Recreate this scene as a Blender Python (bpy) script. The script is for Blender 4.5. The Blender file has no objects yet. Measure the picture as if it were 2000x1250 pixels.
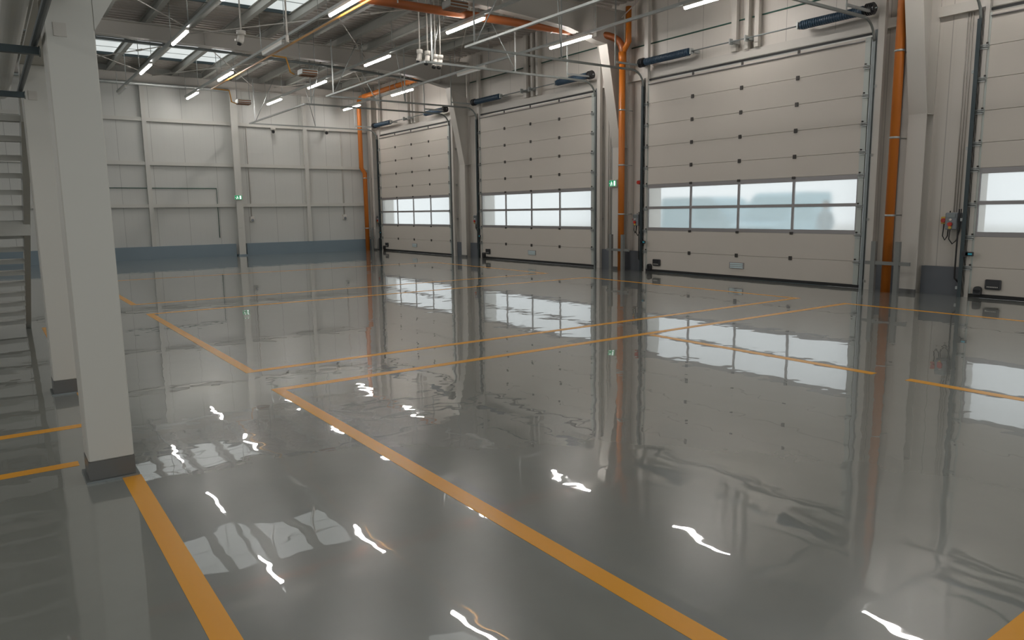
import bpy, math, random
from mathutils import Vector, Matrix
random.seed(7)
scene = bpy.context.scene
COL = scene.collection
ORD = ['first', 'second', 'third', 'fourth', 'fifth', 'sixth', 'seventh', 'eighth', 'ninth', 'tenth',
       'eleventh', 'twelfth', 'thirteenth', 'fourteenth']

# ------------------------------------------------------------------ materials
def new_mat(name):
    m = bpy.data.materials.new(name); m.use_nodes = True
    nt = m.node_tree
    return m, nt, nt.nodes['Principled BSDF']

def mat(name, col, rough=0.5, metal=0.0, spec=0.5, noise=0.0, nscale=6.0, bump=0.0, emit=0.0, coat=0.0):
    m, nt, b = new_mat(name)
    b.inputs['Base Color'].default_value = (*col, 1)
    b.inputs['Roughness'].default_value = rough
    b.inputs['Metallic'].default_value = metal
    b.inputs['Specular IOR Level'].default_value = spec
    b.inputs['Coat Weight'].default_value = coat
    if emit:
        b.inputs['Emission Color'].default_value = (*col, 1)
        b.inputs['Emission Strength'].default_value = emit
    if noise or bump:
        tc = nt.nodes.new('ShaderNodeTexCoord')
        nz = nt.nodes.new('ShaderNodeTexNoise'); nz.inputs['Scale'].default_value = nscale
        nz.inputs['Detail'].default_value = 4
        nt.links.new(tc.outputs['Object'], nz.inputs['Vector'])
        if noise:
            mx = nt.nodes.new('ShaderNodeMix'); mx.data_type = 'RGBA'
            mx.inputs[6].default_value = tuple(c * (1 - noise) for c in col) + (1,)
            mx.inputs[7].default_value = tuple(min(1, c * (1 + noise)) for c in col) + (1,)
            nt.links.new(nz.outputs['Fac'], mx.inputs[0])
            nt.links.new(mx.outputs[2], b.inputs['Base Color'])
        if bump:
            bp = nt.nodes.new('ShaderNodeBump'); bp.inputs['Distance'].default_value = bump
            nt.links.new(nz.outputs['Fac'], bp.inputs['Height'])
            nt.links.new(bp.outputs['Normal'], b.inputs['Normal'])
    return m

def math_node(nt, op, a, b=None):
    n = nt.nodes.new('ShaderNodeMath'); n.operation = op
    for i, v in enumerate((a, b)):
        if v is None: continue
        if isinstance(v, (int, float)): n.inputs[i].default_value = v
        else: nt.links.new(v, n.inputs[i])
    return n.outputs[0]

def panel_mat(name, col, axis, pitch, rough=0.45, micro=0.2):
    """sandwich wall panels: joint lines every <pitch>, shallow micro ribs between them"""
    m, nt, b = new_mat(name)
    tc = nt.nodes.new('ShaderNodeTexCoord'); sx = nt.nodes.new('ShaderNodeSeparateXYZ')
    nt.links.new(tc.outputs['Object'], sx.inputs[0])
    u = sx.outputs[axis]
    fr = math_node(nt, 'FRACT', math_node(nt, 'DIVIDE', math_node(nt, 'ADD', u, 100.0), pitch))
    joint = math_node(nt, 'LESS_THAN', fr, 0.014 / pitch)
    rib = math_node(nt, 'FRACT', math_node(nt, 'DIVIDE', math_node(nt, 'ADD', u, 100.0), micro))
    ribl = math_node(nt, 'LESS_THAN', rib, 0.05)
    nz = nt.nodes.new('ShaderNodeTexNoise'); nz.inputs['Scale'].default_value = 0.8
    nt.links.new(tc.outputs['Object'], nz.inputs['Vector'])
    mx = nt.nodes.new('ShaderNodeMix'); mx.data_type = 'RGBA'
    mx.inputs[6].default_value = tuple(c * .96 for c in col) + (1,)
    mx.inputs[7].default_value = tuple(c * 1.04 for c in col) + (1,)
    nt.links.new(nz.outputs['Fac'], mx.inputs[0])
    m2 = nt.nodes.new('ShaderNodeMix'); m2.data_type = 'RGBA'
    nt.links.new(math_node(nt, 'ADD', math_node(nt, 'MULTIPLY', joint, .55), math_node(nt, 'MULTIPLY', ribl, .05)), m2.inputs[0])
    nt.links.new(mx.outputs[2], m2.inputs[6])
    m2.inputs[7].default_value = tuple(c * .35 for c in col) + (1,)
    nt.links.new(m2.outputs[2], b.inputs['Base Color'])
    b.inputs['Roughness'].default_value = rough
    return m

def floor_mat(name, col, rough, wave, mottle, coat=1.0, ior=1.6, coat_rough=0.02, coat_ior=1.5):
    """poured resin: clear gloss over colour, the surface very slightly wavy"""
    m, nt, b = new_mat(name)
    tc = nt.nodes.new('ShaderNodeTexCoord')
    n1 = nt.nodes.new('ShaderNodeTexNoise'); n1.inputs['Scale'].default_value = 1.7; n1.inputs['Detail'].default_value = 5
    n1.inputs['Roughness'].default_value = 0.65
    nt.links.new(tc.outputs['Object'], n1.inputs['Vector'])
    mx = nt.nodes.new('ShaderNodeMix'); mx.data_type = 'RGBA'
    mx.inputs[6].default_value = tuple(c * (1 - mottle) for c in col) + (1,)
    mx.inputs[7].default_value = tuple(c * (1 + mottle) for c in col) + (1,)
    nt.links.new(n1.outputs['Fac'], mx.inputs[0])
    nt.links.new(mx.outputs[2], b.inputs['Base Color'])
    b.inputs['Roughness'].default_value = rough
    b.inputs['IOR'].default_value = ior
    b.inputs['Coat Weight'].default_value = coat
    b.inputs['Coat Roughness'].default_value = coat_rough
    b.inputs['Coat IOR'].default_value = coat_ior
    mp = nt.nodes.new('ShaderNodeMapping'); mp.inputs['Scale'].default_value = (1.0, 1.0, 1.0)
    nt.links.new(tc.outputs['Object'], mp.inputs['Vector'])
    n2 = nt.nodes.new('ShaderNodeTexNoise'); n2.inputs['Scale'].default_value = 2.7; n2.inputs['Detail'].default_value = 1.8
    n2.inputs['Roughness'].default_value = 0.45
    nt.links.new(mp.outputs['Vector'], n2.inputs['Vector'])
    bp = nt.nodes.new('ShaderNodeBump'); bp.inputs['Strength'].default_value = 1.0
    bp.inputs['Distance'].default_value = wave
    nt.links.new(n2.outputs['Fac'], bp.inputs['Height'])
    nt.links.new(bp.outputs['Normal'], b.inputs['Normal'])
    nt.links.new(bp.outputs['Normal'], b.inputs['Coat Normal'])
    return m

def pane_mat():
    m = bpy.data.materials.new('frosted_pane'); m.use_nodes = True
    nt = m.node_tree; nt.nodes.clear()
    out = nt.nodes.new('ShaderNodeOutputMaterial')
    r = nt.nodes.new('ShaderNodeBsdfRefraction'); r.inputs['Roughness'].default_value = 0.12
    r.inputs['IOR'].default_value = 1.3; r.inputs['Color'].default_value = (0.96, 0.985, 1.0, 1)
    t = nt.nodes.new('ShaderNodeBsdfTranslucent'); t.inputs['Color'].default_value = (0.93, 0.94, 0.93, 1)
    mx = nt.nodes.new('ShaderNodeMixShader'); mx.inputs[0].default_value = 0.3
    nt.links.new(r.outputs[0], mx.inputs[1]); nt.links.new(t.outputs[0], mx.inputs[2])
    nt.links.new(mx.outputs[0], out.inputs['Surface'])
    return m

def emit_mat(name, col, strength, base=(.8, .8, .8)):
    m, nt, b = new_mat(name)
    b.inputs['Base Color'].default_value = (*base, 1)
    b.inputs['Roughness'].default_value = .4
    b.inputs['Emission Color'].default_value = (*col, 1)
    b.inputs['Emission Strength'].default_value = strength
    return m

M = {}
FLOOR_COL = (.195, .207, .19)
M['floor'] = floor_mat('grey_resin_floor', FLOOR_COL, .24, .0020, .10, ior=1.5, coat_ior=1.68, coat_rough=.012)
M['line'] = floor_mat('orange_line_paint', (.72, .325, .02), .27, .0020, .04, coat=0, coat_rough=.05, ior=1.5)
M['wall'] = panel_mat('white_wall_panel', (.57, .57, .54), 0, 1.05)
M['wall_r'] = panel_mat('pale_wall_panel', (.60, .56, .51), 1, 1.05)
M['plinth'] = mat('plinth_paint_blue_grey', (.20, .26, .30), .4, noise=.05, nscale=2)
M['plinth_r'] = mat('plinth_paint_dark_grey', (.115, .125, .14), .45, noise=.05, nscale=2)
M['steel'] = mat('pale_painted_steel', (.56, .55, .51), .45, noise=.03, nscale=1.2)
M['steel_r'] = mat('pale_warm_painted_steel', (.54, .51, .465), .45, noise=.03, nscale=1.2)
M['rafter'] = mat('grey_beige_rafter_paint', (.50, .475, .435), .5, noise=.04, nscale=1)
M['galv'] = mat('galvanised_steel', (.42, .44, .43), .42, metal=.55, noise=.12, nscale=14)
M['purlin'] = mat('galvanised_purlin', (.40, .40, .37), .5, metal=.2, noise=.12, nscale=3)
M['deck'] = mat('roof_deck_sheet', (.47, .44, .40), .5, noise=.06, nscale=1)
M['track'] = mat('dark_track_steel', (.045, .06, .065), .4, metal=.5)
M['rail'] = mat('grey_rail_steel', (.22, .235, .225), .45, metal=.4, noise=.1, nscale=5)
M['track_l'] = mat('zinc_track_steel', (.20, .22, .22), .4, metal=.6)
M['door'] = mat('pale_door_panel', (.56, .515, .46), .5, noise=.025, nscale=1.5)
M['alu'] = mat('aluminium_profile', (.30, .285, .285), .4, metal=.3)
M['zinc_w'] = mat('zinc_end_cap', (.45, .48, .45), .45, metal=.2)
M['black'] = mat('black_rubber', (.012, .012, .012), .6)
M['blackp'] = mat('black_plastic', (.018, .018, .02), .35)
M['hinge'] = mat('dark_hinge', (.055, .05, .045), .4, metal=.5)
M['spring'] = mat('blue_coated_spring', (.03, .062, .10), .38)
M['brown'] = mat('orange_brown_pipe', (.52, .15, .015), .38, noise=.08, nscale=2)
M['brown_d'] = mat('reddish_brown_pipe', (.33, .095, .025), .4, noise=.08, nscale=2)
M['gas'] = mat('yellow_gas_pipe', (.55, .26, .04), .4)
M['white'] = mat('white_plastic', (.62, .59, .54), .4)
M['ceram'] = mat('brown_ceramic', (.20, .085, .035), .7, noise=.3, nscale=25)
M['green'] = mat('green_conduit', (.03, .10, .075), .5)
M['greysteel'] = mat('grey_guard_steel', (.20, .205, .195), .45, metal=.2)
M['ctrl'] = mat('grey_control_casing', (.20, .22, .24), .4)
M['louvre'] = mat('bluish_white_louvre', (.58, .70, .72), .4)
M['red'] = mat('red_button', (.50, .03, .015), .35)
M['yellow'] = mat('yellow_casing', (.65, .42, .06), .4)
M['exit'] = emit_mat('exit_green', (.02, .55, .22), .12, (.02, .35, .15))
M['exit_w'] = emit_mat('exit_white', (.85, 1, .92), .4)
M['cyan'] = mat('cyan_mark', (.05, .45, .60), .4)
M['pane'] = pane_mat()
M['tube'] = emit_mat('lit_tube', (1.0, .955, .915), 30.0)
M['tube_off'] = mat('unlit_tube', (.72, .72, .70), .3)
M['sky_panel'] = emit_mat('daylit_roof_panel', (.94, 1.0, .985), .33, (.5, .52, .52))
M['glowing'] = emit_mat('fill_glazing', (.96, 1.0, 1.0), .55, (.5, .5, .5))  # emission of the added fill glazing, out of view
M['sleeve'] = mat('pale_pipe_sleeve', (.56, .56, .53), .35, metal=.15)
M['stair'] = mat('galvanised_stair', (.44, .44, .41), .5, metal=.0, noise=.08, nscale=8)
M['conduit'] = mat('pale_conduit', (.5, .47, .43), .4)
M['asphalt'] = mat('pale_yard_concrete', (.62, .61, .58), .9, noise=.08, nscale=.5)
M['van'] = mat('pale_blue_van_paint', (.30, .54, .64), .4)
M['glass_dark'] = mat('dark_vehicle_glass', (.2, .42, .5), .1)
M['tyre'] = mat('tyre_rubber', (.03, .03, .03), .8)
M['skin'] = mat('skin', (.45, .28, .2), .5)
M['cloth'] = mat('grey_blue_clothes', (.30, .43, .50), .8)
M['hair'] = mat('dark_hair', (.05, .04, .03), .7)
M['shadowgap'] = mat('dark_base_band', (.05, .05, .05), .5)
M['colbase'] = mat('column_plinth_paint', (.115, .115, .11), .35)

# ------------------------------------------------------------------ mesh builder
class MB:
    def __init__(self): self.v = []; self.f = []; self.s = []
    def add(self, vs, fs, smooth=False):
        o = len(self.v); self.v += [tuple(p) for p in vs]
        for q in fs: self.f.append(tuple(i + o for i in q)); self.s.append(smooth)
        return self
    def box(self, x0, x1, y0, y1, z0, z1):
        x0, x1 = sorted((x0, x1)); y0, y1 = sorted((y0, y1)); z0, z1 = sorted((z0, z1))
        vs = [(x0, y0, z0), (x1, y0, z0), (x1, y1, z0), (x0, y1, z0), (x0, y0, z1), (x1, y0, z1), (x1, y1, z1), (x0, y1, z1)]
        return self.add(vs, [(0, 3, 2, 1), (4, 5, 6, 7), (0, 1, 5, 4), (1, 2, 6, 5), (2, 3, 7, 6), (3, 0, 4, 7)])
    def bbox(self, x0, x1, y0, y1, z0, z1, b=.01):
        """box with chamfered vertical and horizontal edges"""
        x0, x1 = sorted((x0, x1)); y0, y1 = sorted((y0, y1)); z0, z1 = sorted((z0, z1))
        rings = []
        for z, k in ((z0, b), (z0 + b, 0), (z1 - b, 0), (z1, b)):
            xa, xb, ya, yb = x0 + k, x1 - k, y0 + k, y1 - k
            rings.append([(xa + b, ya, z), (xb - b, ya, z), (xb, ya + b, z), (xb, yb - b, z), (xb - b, yb, z), (xa + b, yb, z), (xa, yb - b, z), (xa, ya + b, z)])
        vs = [p for r in rings for p in r]; fs = []
        for r in range(3):
            for i in range(8):
                j = (i + 1) % 8; fs.append((r * 8 + i, r * 8 + j, r * 8 + 8 + j, r * 8 + 8 + i))
        fs.append(tuple(reversed(range(8)))); fs.append(tuple(range(24, 32)))
        return self.add(vs, fs)
    def prism(self, poly, axis, a, b):
        """extrude a 2D polygon (the two other axes in order) along axis from a to b"""
        n = len(poly); vs = []
        for w in (a, b):
            for (p, q) in poly:
                vs.append({0: (w, p, q), 1: (p, w, q), 2: (p, q, w)}[axis])
        fs = [tuple(range(n)), tuple(reversed(range(n, 2 * n)))]
        for i in range(n):
            j = (i + 1) % n; fs.append((i, n + i, n + j, j))
        return self.add(vs, fs)
    def tube(self, pts, r, n=10, caps=True, radii=None):
        pts = [Vector(p) for p in pts]; rings = []
        up = Vector((0, 0, 1)); t0 = (pts[1] - pts[0]).normalized()
        if abs(t0.dot(up)) > .95: up = Vector((1, 0, 0))
        u = t0.cross(up).normalized()
        for i, p in enumerate(pts):
            a = pts[max(i - 1, 0)]; b = pts[min(i + 1, len(pts) - 1)]
            t = (b - a).normalized()
            u = (u - t * u.dot(t)).normalized(); w = t.cross(u)
            k = 1.0
            if 0 < i < len(pts) - 1:
                c = (pts[i] - a).normalized().dot((b - pts[i]).normalized()); k = 1 / max(.5, math.sqrt((1 + c) / 2))
            rr = radii[i] if radii else r * (1.0 if k < 1.02 else min(k, 1.25))
            rings.append([p + (u * math.cos(2 * math.pi * j / n) + w * math.sin(2 * math.pi * j / n)) * rr for j in range(n)])
        vs = [q for rg in rings for q in rg]; fs = []
        for i in range(len(rings) - 1):
            for j in range(n):
                k = (j + 1) % n; fs.append((i * n + j, i * n + k, (i + 1) * n + k, (i + 1) * n + j))
        o = len(self.v)
        self.add(vs, fs, True)
        if caps:
            L = (len(rings) - 1) * n
            self.f.append(tuple(o + j for j in reversed(range(n)))); self.s.append(False)
            self.f.append(tuple(o + L + j for j in range(n))); self.s.append(False)
        return self
    def sphere(self, c, r, n=12, m=8, zmin=-1.0, sq=(1, 1, 1)):
        vs = []; fs = []
        a0 = math.asin(max(-1, zmin))
        for i in range(m + 1):
            a = a0 + (math.pi / 2 - a0) * i / m
            for j in range(n):
                t = 2 * math.pi * j / n
                vs.append((c[0] + sq[0] * r * math.cos(a) * math.cos(t), c[1] + sq[1] * r * math.cos(a) * math.sin(t), c[2] + sq[2] * r * math.sin(a)))
        for i in range(m):
            for j in range(n):
                k = (j + 1) % n; fs.append((i * n + j, i * n + k, (i + 1) * n + k, (i + 1) * n + j))
        fs.append(tuple(reversed(range(n))))
        return self.add(vs, fs, True)
    def build(self, name, m, parent=None, label=None):
        off = parent_loc(parent)
        me = bpy.data.meshes.new(name)
        me.from_pydata([(x - off[0], y - off[1], z - off[2]) for x, y, z in self.v], [], self.f)
        for p, s in zip(me.polygons, self.s): p.use_smooth = s
        me.validate(); me.update()
        import bmesh
        bm = bmesh.new(); bm.from_mesh(me); bmesh.ops.recalc_face_normals(bm, faces=bm.faces); bm.to_mesh(me); bm.free()
        me.materials.append(M[m] if isinstance(m, str) else m)
        o = bpy.data.objects.new(name, me); COL.objects.link(o)
        if parent: o.parent = parent
        if label: o['label'] = label
        return o

def parent_loc(p):
    v = Vector((0, 0, 0))
    while p is not None: v = v + p.location; p = p.parent
    return v

def tag(o, label, cat, group=None, kind=None):
    if label: o['label'] = label
    if cat: o['category'] = cat
    if group: o['group'] = group
    if kind: o['kind'] = kind
    return o

def thing(name, label, cat, loc=(0, 0, 0), group=None, kind=None):
    o = bpy.data.objects.new(name, None); COL.objects.link(o); o.location = loc
    o.empty_display_size = .1
    return tag(o, label, cat, group, kind)

CHILD = {}
def copy_tree(o, dy=0.0, dx=0.0, dz=0.0, parent=None, swap=None):
    c = o.copy(); COL.objects.link(c)
    if parent is None: c.location = (o.location[0] + dx, o.location[1] + dy, o.location[2] + dz)
    else: c.parent = parent; c.matrix_parent_inverse = o.matrix_parent_inverse.copy()
    if swap and o.type == 'MESH' and o.data.materials and o.data.materials[0] in swap:
        c.data = o.data.copy(); c.data.materials[0] = swap[o.data.materials[0]]
    for ch in [x for x in scene.objects if x.parent == o]: copy_tree(ch, parent=c, swap=swap)
    return c

# ------------------------------------------------------------------ the place (metres)
WX = 13.35          # inner face of the door wall
LY = 28.40          # inner face of the far wall
BAY = 7.335
DOORS = [27.394, 20.059, 12.724, 5.389]       # far window edge of each door
DW = 5.254
FRAMES = [21.08, 13.745, 6.41]
XL, YN, ZT = -8.0, -4.5, 6.52

# floor and outside ground
tag(MB().box(XL, WX + .4, YN, LY, -.2, 0).build('floor', 'floor'), 'glossy grey resin hall floor', 'floor', kind='structure')
tag(MB().box(WX + .4, 60, -30, 60, -.25, -.03).build('ground', 'asphalt'), 'pale yard outside the doors', 'ground', kind='structure')

# walls
w = MB()
edges = [LY + .3] + [v for y0 in DOORS for v in (y0 + .12, y0 - DW - .12)] + [YN]
for i in range(0, len(edges), 2): w.box(WX, WX + .4, edges[i + 1], edges[i], 0, 4.56)
w.box(WX, WX + .4, YN, LY + .3, 4.56, ZT + .1)
tag(w.build('wall_right', 'wall_r'), 'pale panel wall with the sectional doors', 'wall', kind='structure')
tag(MB().box(XL, WX, LY, LY + .3, 0, ZT + .1).build('wall_far', 'wall'), 'white panel end wall', 'wall', kind='structure')
tag(MB().box(XL - .3, XL, YN, LY + .3, 0, 1.2).box(XL - .3, XL, YN, LY + .3, 6.2, ZT + .1).box(XL - .3, XL, 24.5, LY + .3, 1.2, 6.2).box(XL - .3, XL, YN, 9.5, 1.2, 6.2).build('wall_left', 'wall'), 'white panel wall beyond the stair', 'wall', kind='structure')
def glazed(n, horiz, pos, a, c, z0, z1, label):  # unseen glowing glazing added as fill light, framed like windows
    r = thing('window_%d' % n, label, 'window', (pos, a, z0) if not horiz else (a, pos, z0), kind='structure')
    m, f = MB(), MB()
    if horiz: m.box(a, c, pos - .12, pos - .1, z0, z1)
    else: m.box(pos - .12, pos - .1, a, c, z0, z1)
    m.build('glazing', 'glowing', r)
    k = int((c - a) / 1.5)
    for i in range(k + 1):
        u = a + (c - a) * i / k
        if horiz: f.box(u - .03, u + .03, pos - .1, pos - .02, z0, z1)
        else: f.box(pos - .1, pos - .02, u - .03, u + .03, z0, z1)
    for i in range(6):
        z = z0 + (z1 - z0) * i / 5
        if horiz: f.box(a, c, pos - .1, pos - .02, z - .025, z + .025)
        else: f.box(pos - .1, pos - .02, a, c, z - .025, z + .025)
    f.build('fill_frame', 'alu', r)
glazed(5, False, XL, 9.5, 24.5, 1.2, 6.2, 'daylit fill glazing added in the wall beyond the stair')
glazed(6, True, YN, -6.5, 13.0, .3, 6.2, 'daylit fill glazing added behind the viewpoint')
tag(MB().box(XL, WX, YN - .3, YN, 0, .3).box(XL, WX, YN - .3, YN, 6.2, ZT + .1).box(XL, -6.5, YN - .3, YN, .3, 6.2).box(13.0, WX, YN - .3, YN, .3, 6.2).build('wall_near', 'wall'), 'white panel wall behind the viewpoint', 'wall', kind='structure')
tag(MB().box(XL, 7.58, 28.24, LY, 0, .445).box(7.97, 13.0, 28.24, LY, 0, .445).build('baseboard_far', 'plinth'),
    'blue grey plinth under the end wall', 'plinth', kind='structure')
b = MB()
for a, c in ((27.66, 28.24), (21.24, 21.87), (20.33, 20.92), (13.9, 14.54), (12.99, 13.59), (6.57, 7.2), (5.65, 6.25)):
    b.box(13.24, WX, a, c, 0, .48)
tag(b.build('baseboard_right', 'plinth_r'), 'dark grey plinth blocks between the doors', 'plinth', kind='structure')

# ------------------------------------------------------------------ roof: ribbed deck, skylights
SKY = [(16.5, 19.05), (24.1, 26.6), (8.9, 11.45), (1.3, 3.85)]
SX0, SX1 = 3.05, 6.93
dk = MB()
def deck(x0, x1, y0, y1):
    n = max(1, round((y1 - y0) / .25)); p = (y1 - y0) / n
    prof = []
    for i in range(n):
        a = y0 + i * p
        prof += [(a, ZT), (a + p * .42, ZT), (a + p * .5, ZT + .055), (a + p * .92, ZT + .055)]
    prof.append((y1, ZT))
    vs = [(x, y, z) for x in (x0, x1) for y, z in prof]; k = len(prof)
    dk.add(vs, [(i, i + 1, k + i + 1, k + i) for i in range(k - 1)])
ys = sorted(SKY); y = YN
for a, c in ys:
    deck(XL, WX + .3, y, a); deck(XL, SX0, a, c); deck(SX1, WX + .3, a, c); y = c
deck(XL, WX + .3, y, LY + .2)
tag(dk.build('ceiling', 'deck'), 'ribbed steel roof deck', 'ceiling', kind='structure')
for i, (a, c) in enumerate(SKY):
    names = ['translucent roof light in the bay nearer the viewpoint', 'translucent roof light in the bay next to the end wall',
             'translucent roof light over the middle doors', 'translucent roof light overhead']
    r = thing('window_%d' % (i + 1), names[i], 'roof light', (SX0, a, ZT), kind='structure')
    MB().box(SX0, SX1, a, c, ZT + .06, ZT + .075).build('roof_light_panel', 'sky_panel', r)
    k = MB()
    k.box(SX0 - .05, SX0, a - .05, c + .05, ZT - .06, ZT + .08).box(SX1, SX1 + .05, a - .05, c + .05, ZT - .06, ZT + .08)
    k.box(SX0, SX1, a - .05, a, ZT - .02, ZT + .08).box(SX0, SX1, c, c + .05, ZT - .02, ZT + .08)
    k.build('curb_frame', 'track', r)
    for j in range(1, 3):
        yy = a + (c - a) * j / 3
        MB().box(SX0, SX1, yy - .008, yy + .008, ZT + .045, ZT + .06).build('glazing_bar', 'galv', r)

# purlins
PX = [2.84 + k for k in range(-4, 11) if abs(2.84 + k - 12.84) > .01]
PX = [2.84 + k for k in range(-4, 10)]
for i, x in enumerate(reversed(PX)):
    m = MB()
    m.box(x - .06, x + .06, YN, LY, 6.30, 6.312).box(x - .006, x + .006, YN, LY, 6.312, 6.505).box(x - .06, x + .06, YN, LY, 6.505, 6.518)
    tag(m.build('roof_purlin', 'purlin'), 'long steel roof purlin, %s from the door wall' % ORD[i], 'purlin', 'roof purlins')

# rafters
RN = ['roof rafter landing between the two farthest doors', 'roof rafter landing beside the wide middle door', 'roof rafter near the closest door column']
for i, y in enumerate(FRAMES):
    prof = [(13.3, 5.2), (12.62, 5.46), (12.3, 5.50), (11.4, 5.70), (10.5, 5.76), (8.5, 5.87), (2.7, 5.93), (XL, 6.0)]
    r = thing('roof_rafter', 'grey beige ' + RN[i], 'rafter', (12.6, y, 5.5), 'roof rafters')
    MB().prism(prof + [(XL, 6.29), (13.3, 6.29)], 1, y - .007, y + .007).build('web_plate', 'rafter', r)
    f = MB()
    P = prof[1:]
    lo = [(a, c) for a, c in P]; hi = [(a, c + .018) for a, c in P]
    f.prism(lo + hi[::-1], 1, y - .12, y + .12)
    f.build('bottom_flange', 'rafter', r)
    MB().box(XL, 13.3, y - .12, y + .12, 6.278, 6.298).build('top_flange', 'rafter', r)
    for xx in (12.3, 9.6, 5.2, 0.4):
        MB().box(xx - .006, xx + .006, y - .11, y + .11, 5.93 if xx < 10 else 5.6, 6.278).build('stiffener_plate', 'rafter', r)
r = thing('end_rafter', 'dark edge beam along the top of the end wall', 'rafter', (5, 28.2, 6.1))
MB().box(XL, 13.0, 28.19, 28.21, 6.0, 6.29).build('web_plate', 'rafter', r)
MB().box(XL, 13.0, 28.1, 28.3, 5.98, 6.0).build('bottom_flange', 'rafter', r)

# door wall columns, tapering out towards the roof
CN = ['between the two farthest doors', 'carrying a green exit sign', 'beside the closest orange drain pipe']
for i, y in enumerate(FRAMES):
    r = thing('steel_column', 'pale tapered steel wall column ' + CN[i], 'column', (13.1, y, 0), 'door wall columns')
    P = [(13.08, 0.07), (13.08, 3.05), (12.6, 5.46)]
    m = MB().prism([(a, c) for a, c in P] + [(a + .018, c) for a, c in reversed(P)], 1, y - .15, y + .15)
    m.build('inner_flange', 'steel_r', r)
    MB().prism([(13.095, .0), (13.095, 3.05), (12.615, 5.46), (13.3, 5.21), (WX, 5.19), (WX, 0)], 1, y - .004, y + .004).build('web_plate', 'steel_r', r)
    MB().box(13.06, 13.11, y - .152, y + .152, 0, .07).build('painted_base', 'colbase', r)
    MB().box(13.09, WX, y - .15, y + .15, 3.04, 3.055).build('stiffener_plate', 'steel_r', r)
    MB().box(13.32, WX + .01, y - .15, y + .15, 0, 6.28).build('outer_flange', 'steel_r', r)
r = thing('corner_column', 'pale steel column in the far corner behind the orange pipe', 'column', (13.1, 28.0, 0))
MB().box(13.02, 13.04, 27.8, 28.2, .02, 6.2).box(13.02, WX, 27.99, 28.01, .02, 6.2).build('shaft', 'steel_r', r)
MB().box(13.0, 13.06, 27.78, 28.22, 0, .06).build('painted_base', 'colbase', r)

# far wall column, posts, girts
r = thing('steel_column', 'pale steel column in the middle of the end wall with exit sign', 'column', (7.77, 28.2, 0))
MB().box(7.65, 7.89, 28.11, 28.125, .05, 6.0).box(7.764, 7.776, 28.12, LY, .05, 6.0).build('flange_section', 'steel', r)
MB().box(7.62, 7.92, 28.07, LY, 0, .05).build('painted_base', 'plinth', r)
for i, x in enumerate((10.45, 4.81, 1.9, -1.0, -3.9)):
    nm = ['between the middle column and the orange corner pipe', 'left of the middle column', 'behind the two square mezzanine columns', 'seen through the stair', 'outermost beyond the stair'][i]
    tag(MB().box(x - .07, x + .07, 28.27, LY, .44, 6.1).build('wall_post', 'steel'), 'slim pale end wall post ' + nm, 'wall post', 'end wall posts')
GX = [(XL, -3.97), (-3.83, -1.07), (-.93, 1.83), (1.97, 4.74), (4.88, 7.65), (7.89, 10.38), (10.52, 13.0)]
SPAN = ['beyond the stair', 'behind the upper stair', 'behind the lower stair', 'behind the square columns', 'in the bay before the middle column', 'in the bay past the middle column', 'in the corner bay with orange pipe']
for z, zn in ((4.79, 'top'), (3.31, 'middle'), (1.857, 'lowest')):
    for j, (a, c) in enumerate(GX):
        tag(MB().box(a, c, 28.29, LY, z - .06, z + .06).build('wall_girt', 'steel'), 'pale horizontal end wall girt, %s row, %s' % (zn, SPAN[j]), 'wall girt', 'end wall girts')

# header girt and the posts above the doors
hb = [(-2, 6.25), (6.57, 13.59), (13.9, 20.92), (21.24, 28.2)]
for i, (a, c) in enumerate(reversed(hb)):
    tag(MB().box(13.24, WX, a, c, 4.6, 4.76).build('header_beam', 'steel_r'), 'pale header beam above the %s door from the far corner' % ORD[i], 'beam', 'door header beams')
for i, y0 in enumerate(DOORS):
    for j, (s, wd) in enumerate(((2.39, .13), (2.71, .09), (2.95, .10))):
        tag(MB().box(13.16, 13.235, y0 - s - wd / 2, y0 - s + wd / 2, 4.765, 6.5).box(13.235, WX, y0 - s - .006, y0 - s + .006, 4.765, 6.5).build('header_post', 'steel_r'),
            '%s post of three above the %s door from the far corner' % (['farthest', 'middle', 'nearest'][j], ORD[i]), 'post', 'posts above the doors')
    for j, (s, e) in enumerate(((-.11, 1), (DW + .31, 0))):
        tag(MB().box(13.15, 13.235, y0 - s - .06, y0 - s + .06, 0, 6.4).build('jamb_post', 'steel_r'),
            'tall pale jamb post on the %s side of the %s door' % (['far', 'near'][j], ORD[i]), 'post', 'door jamb posts')

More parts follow.
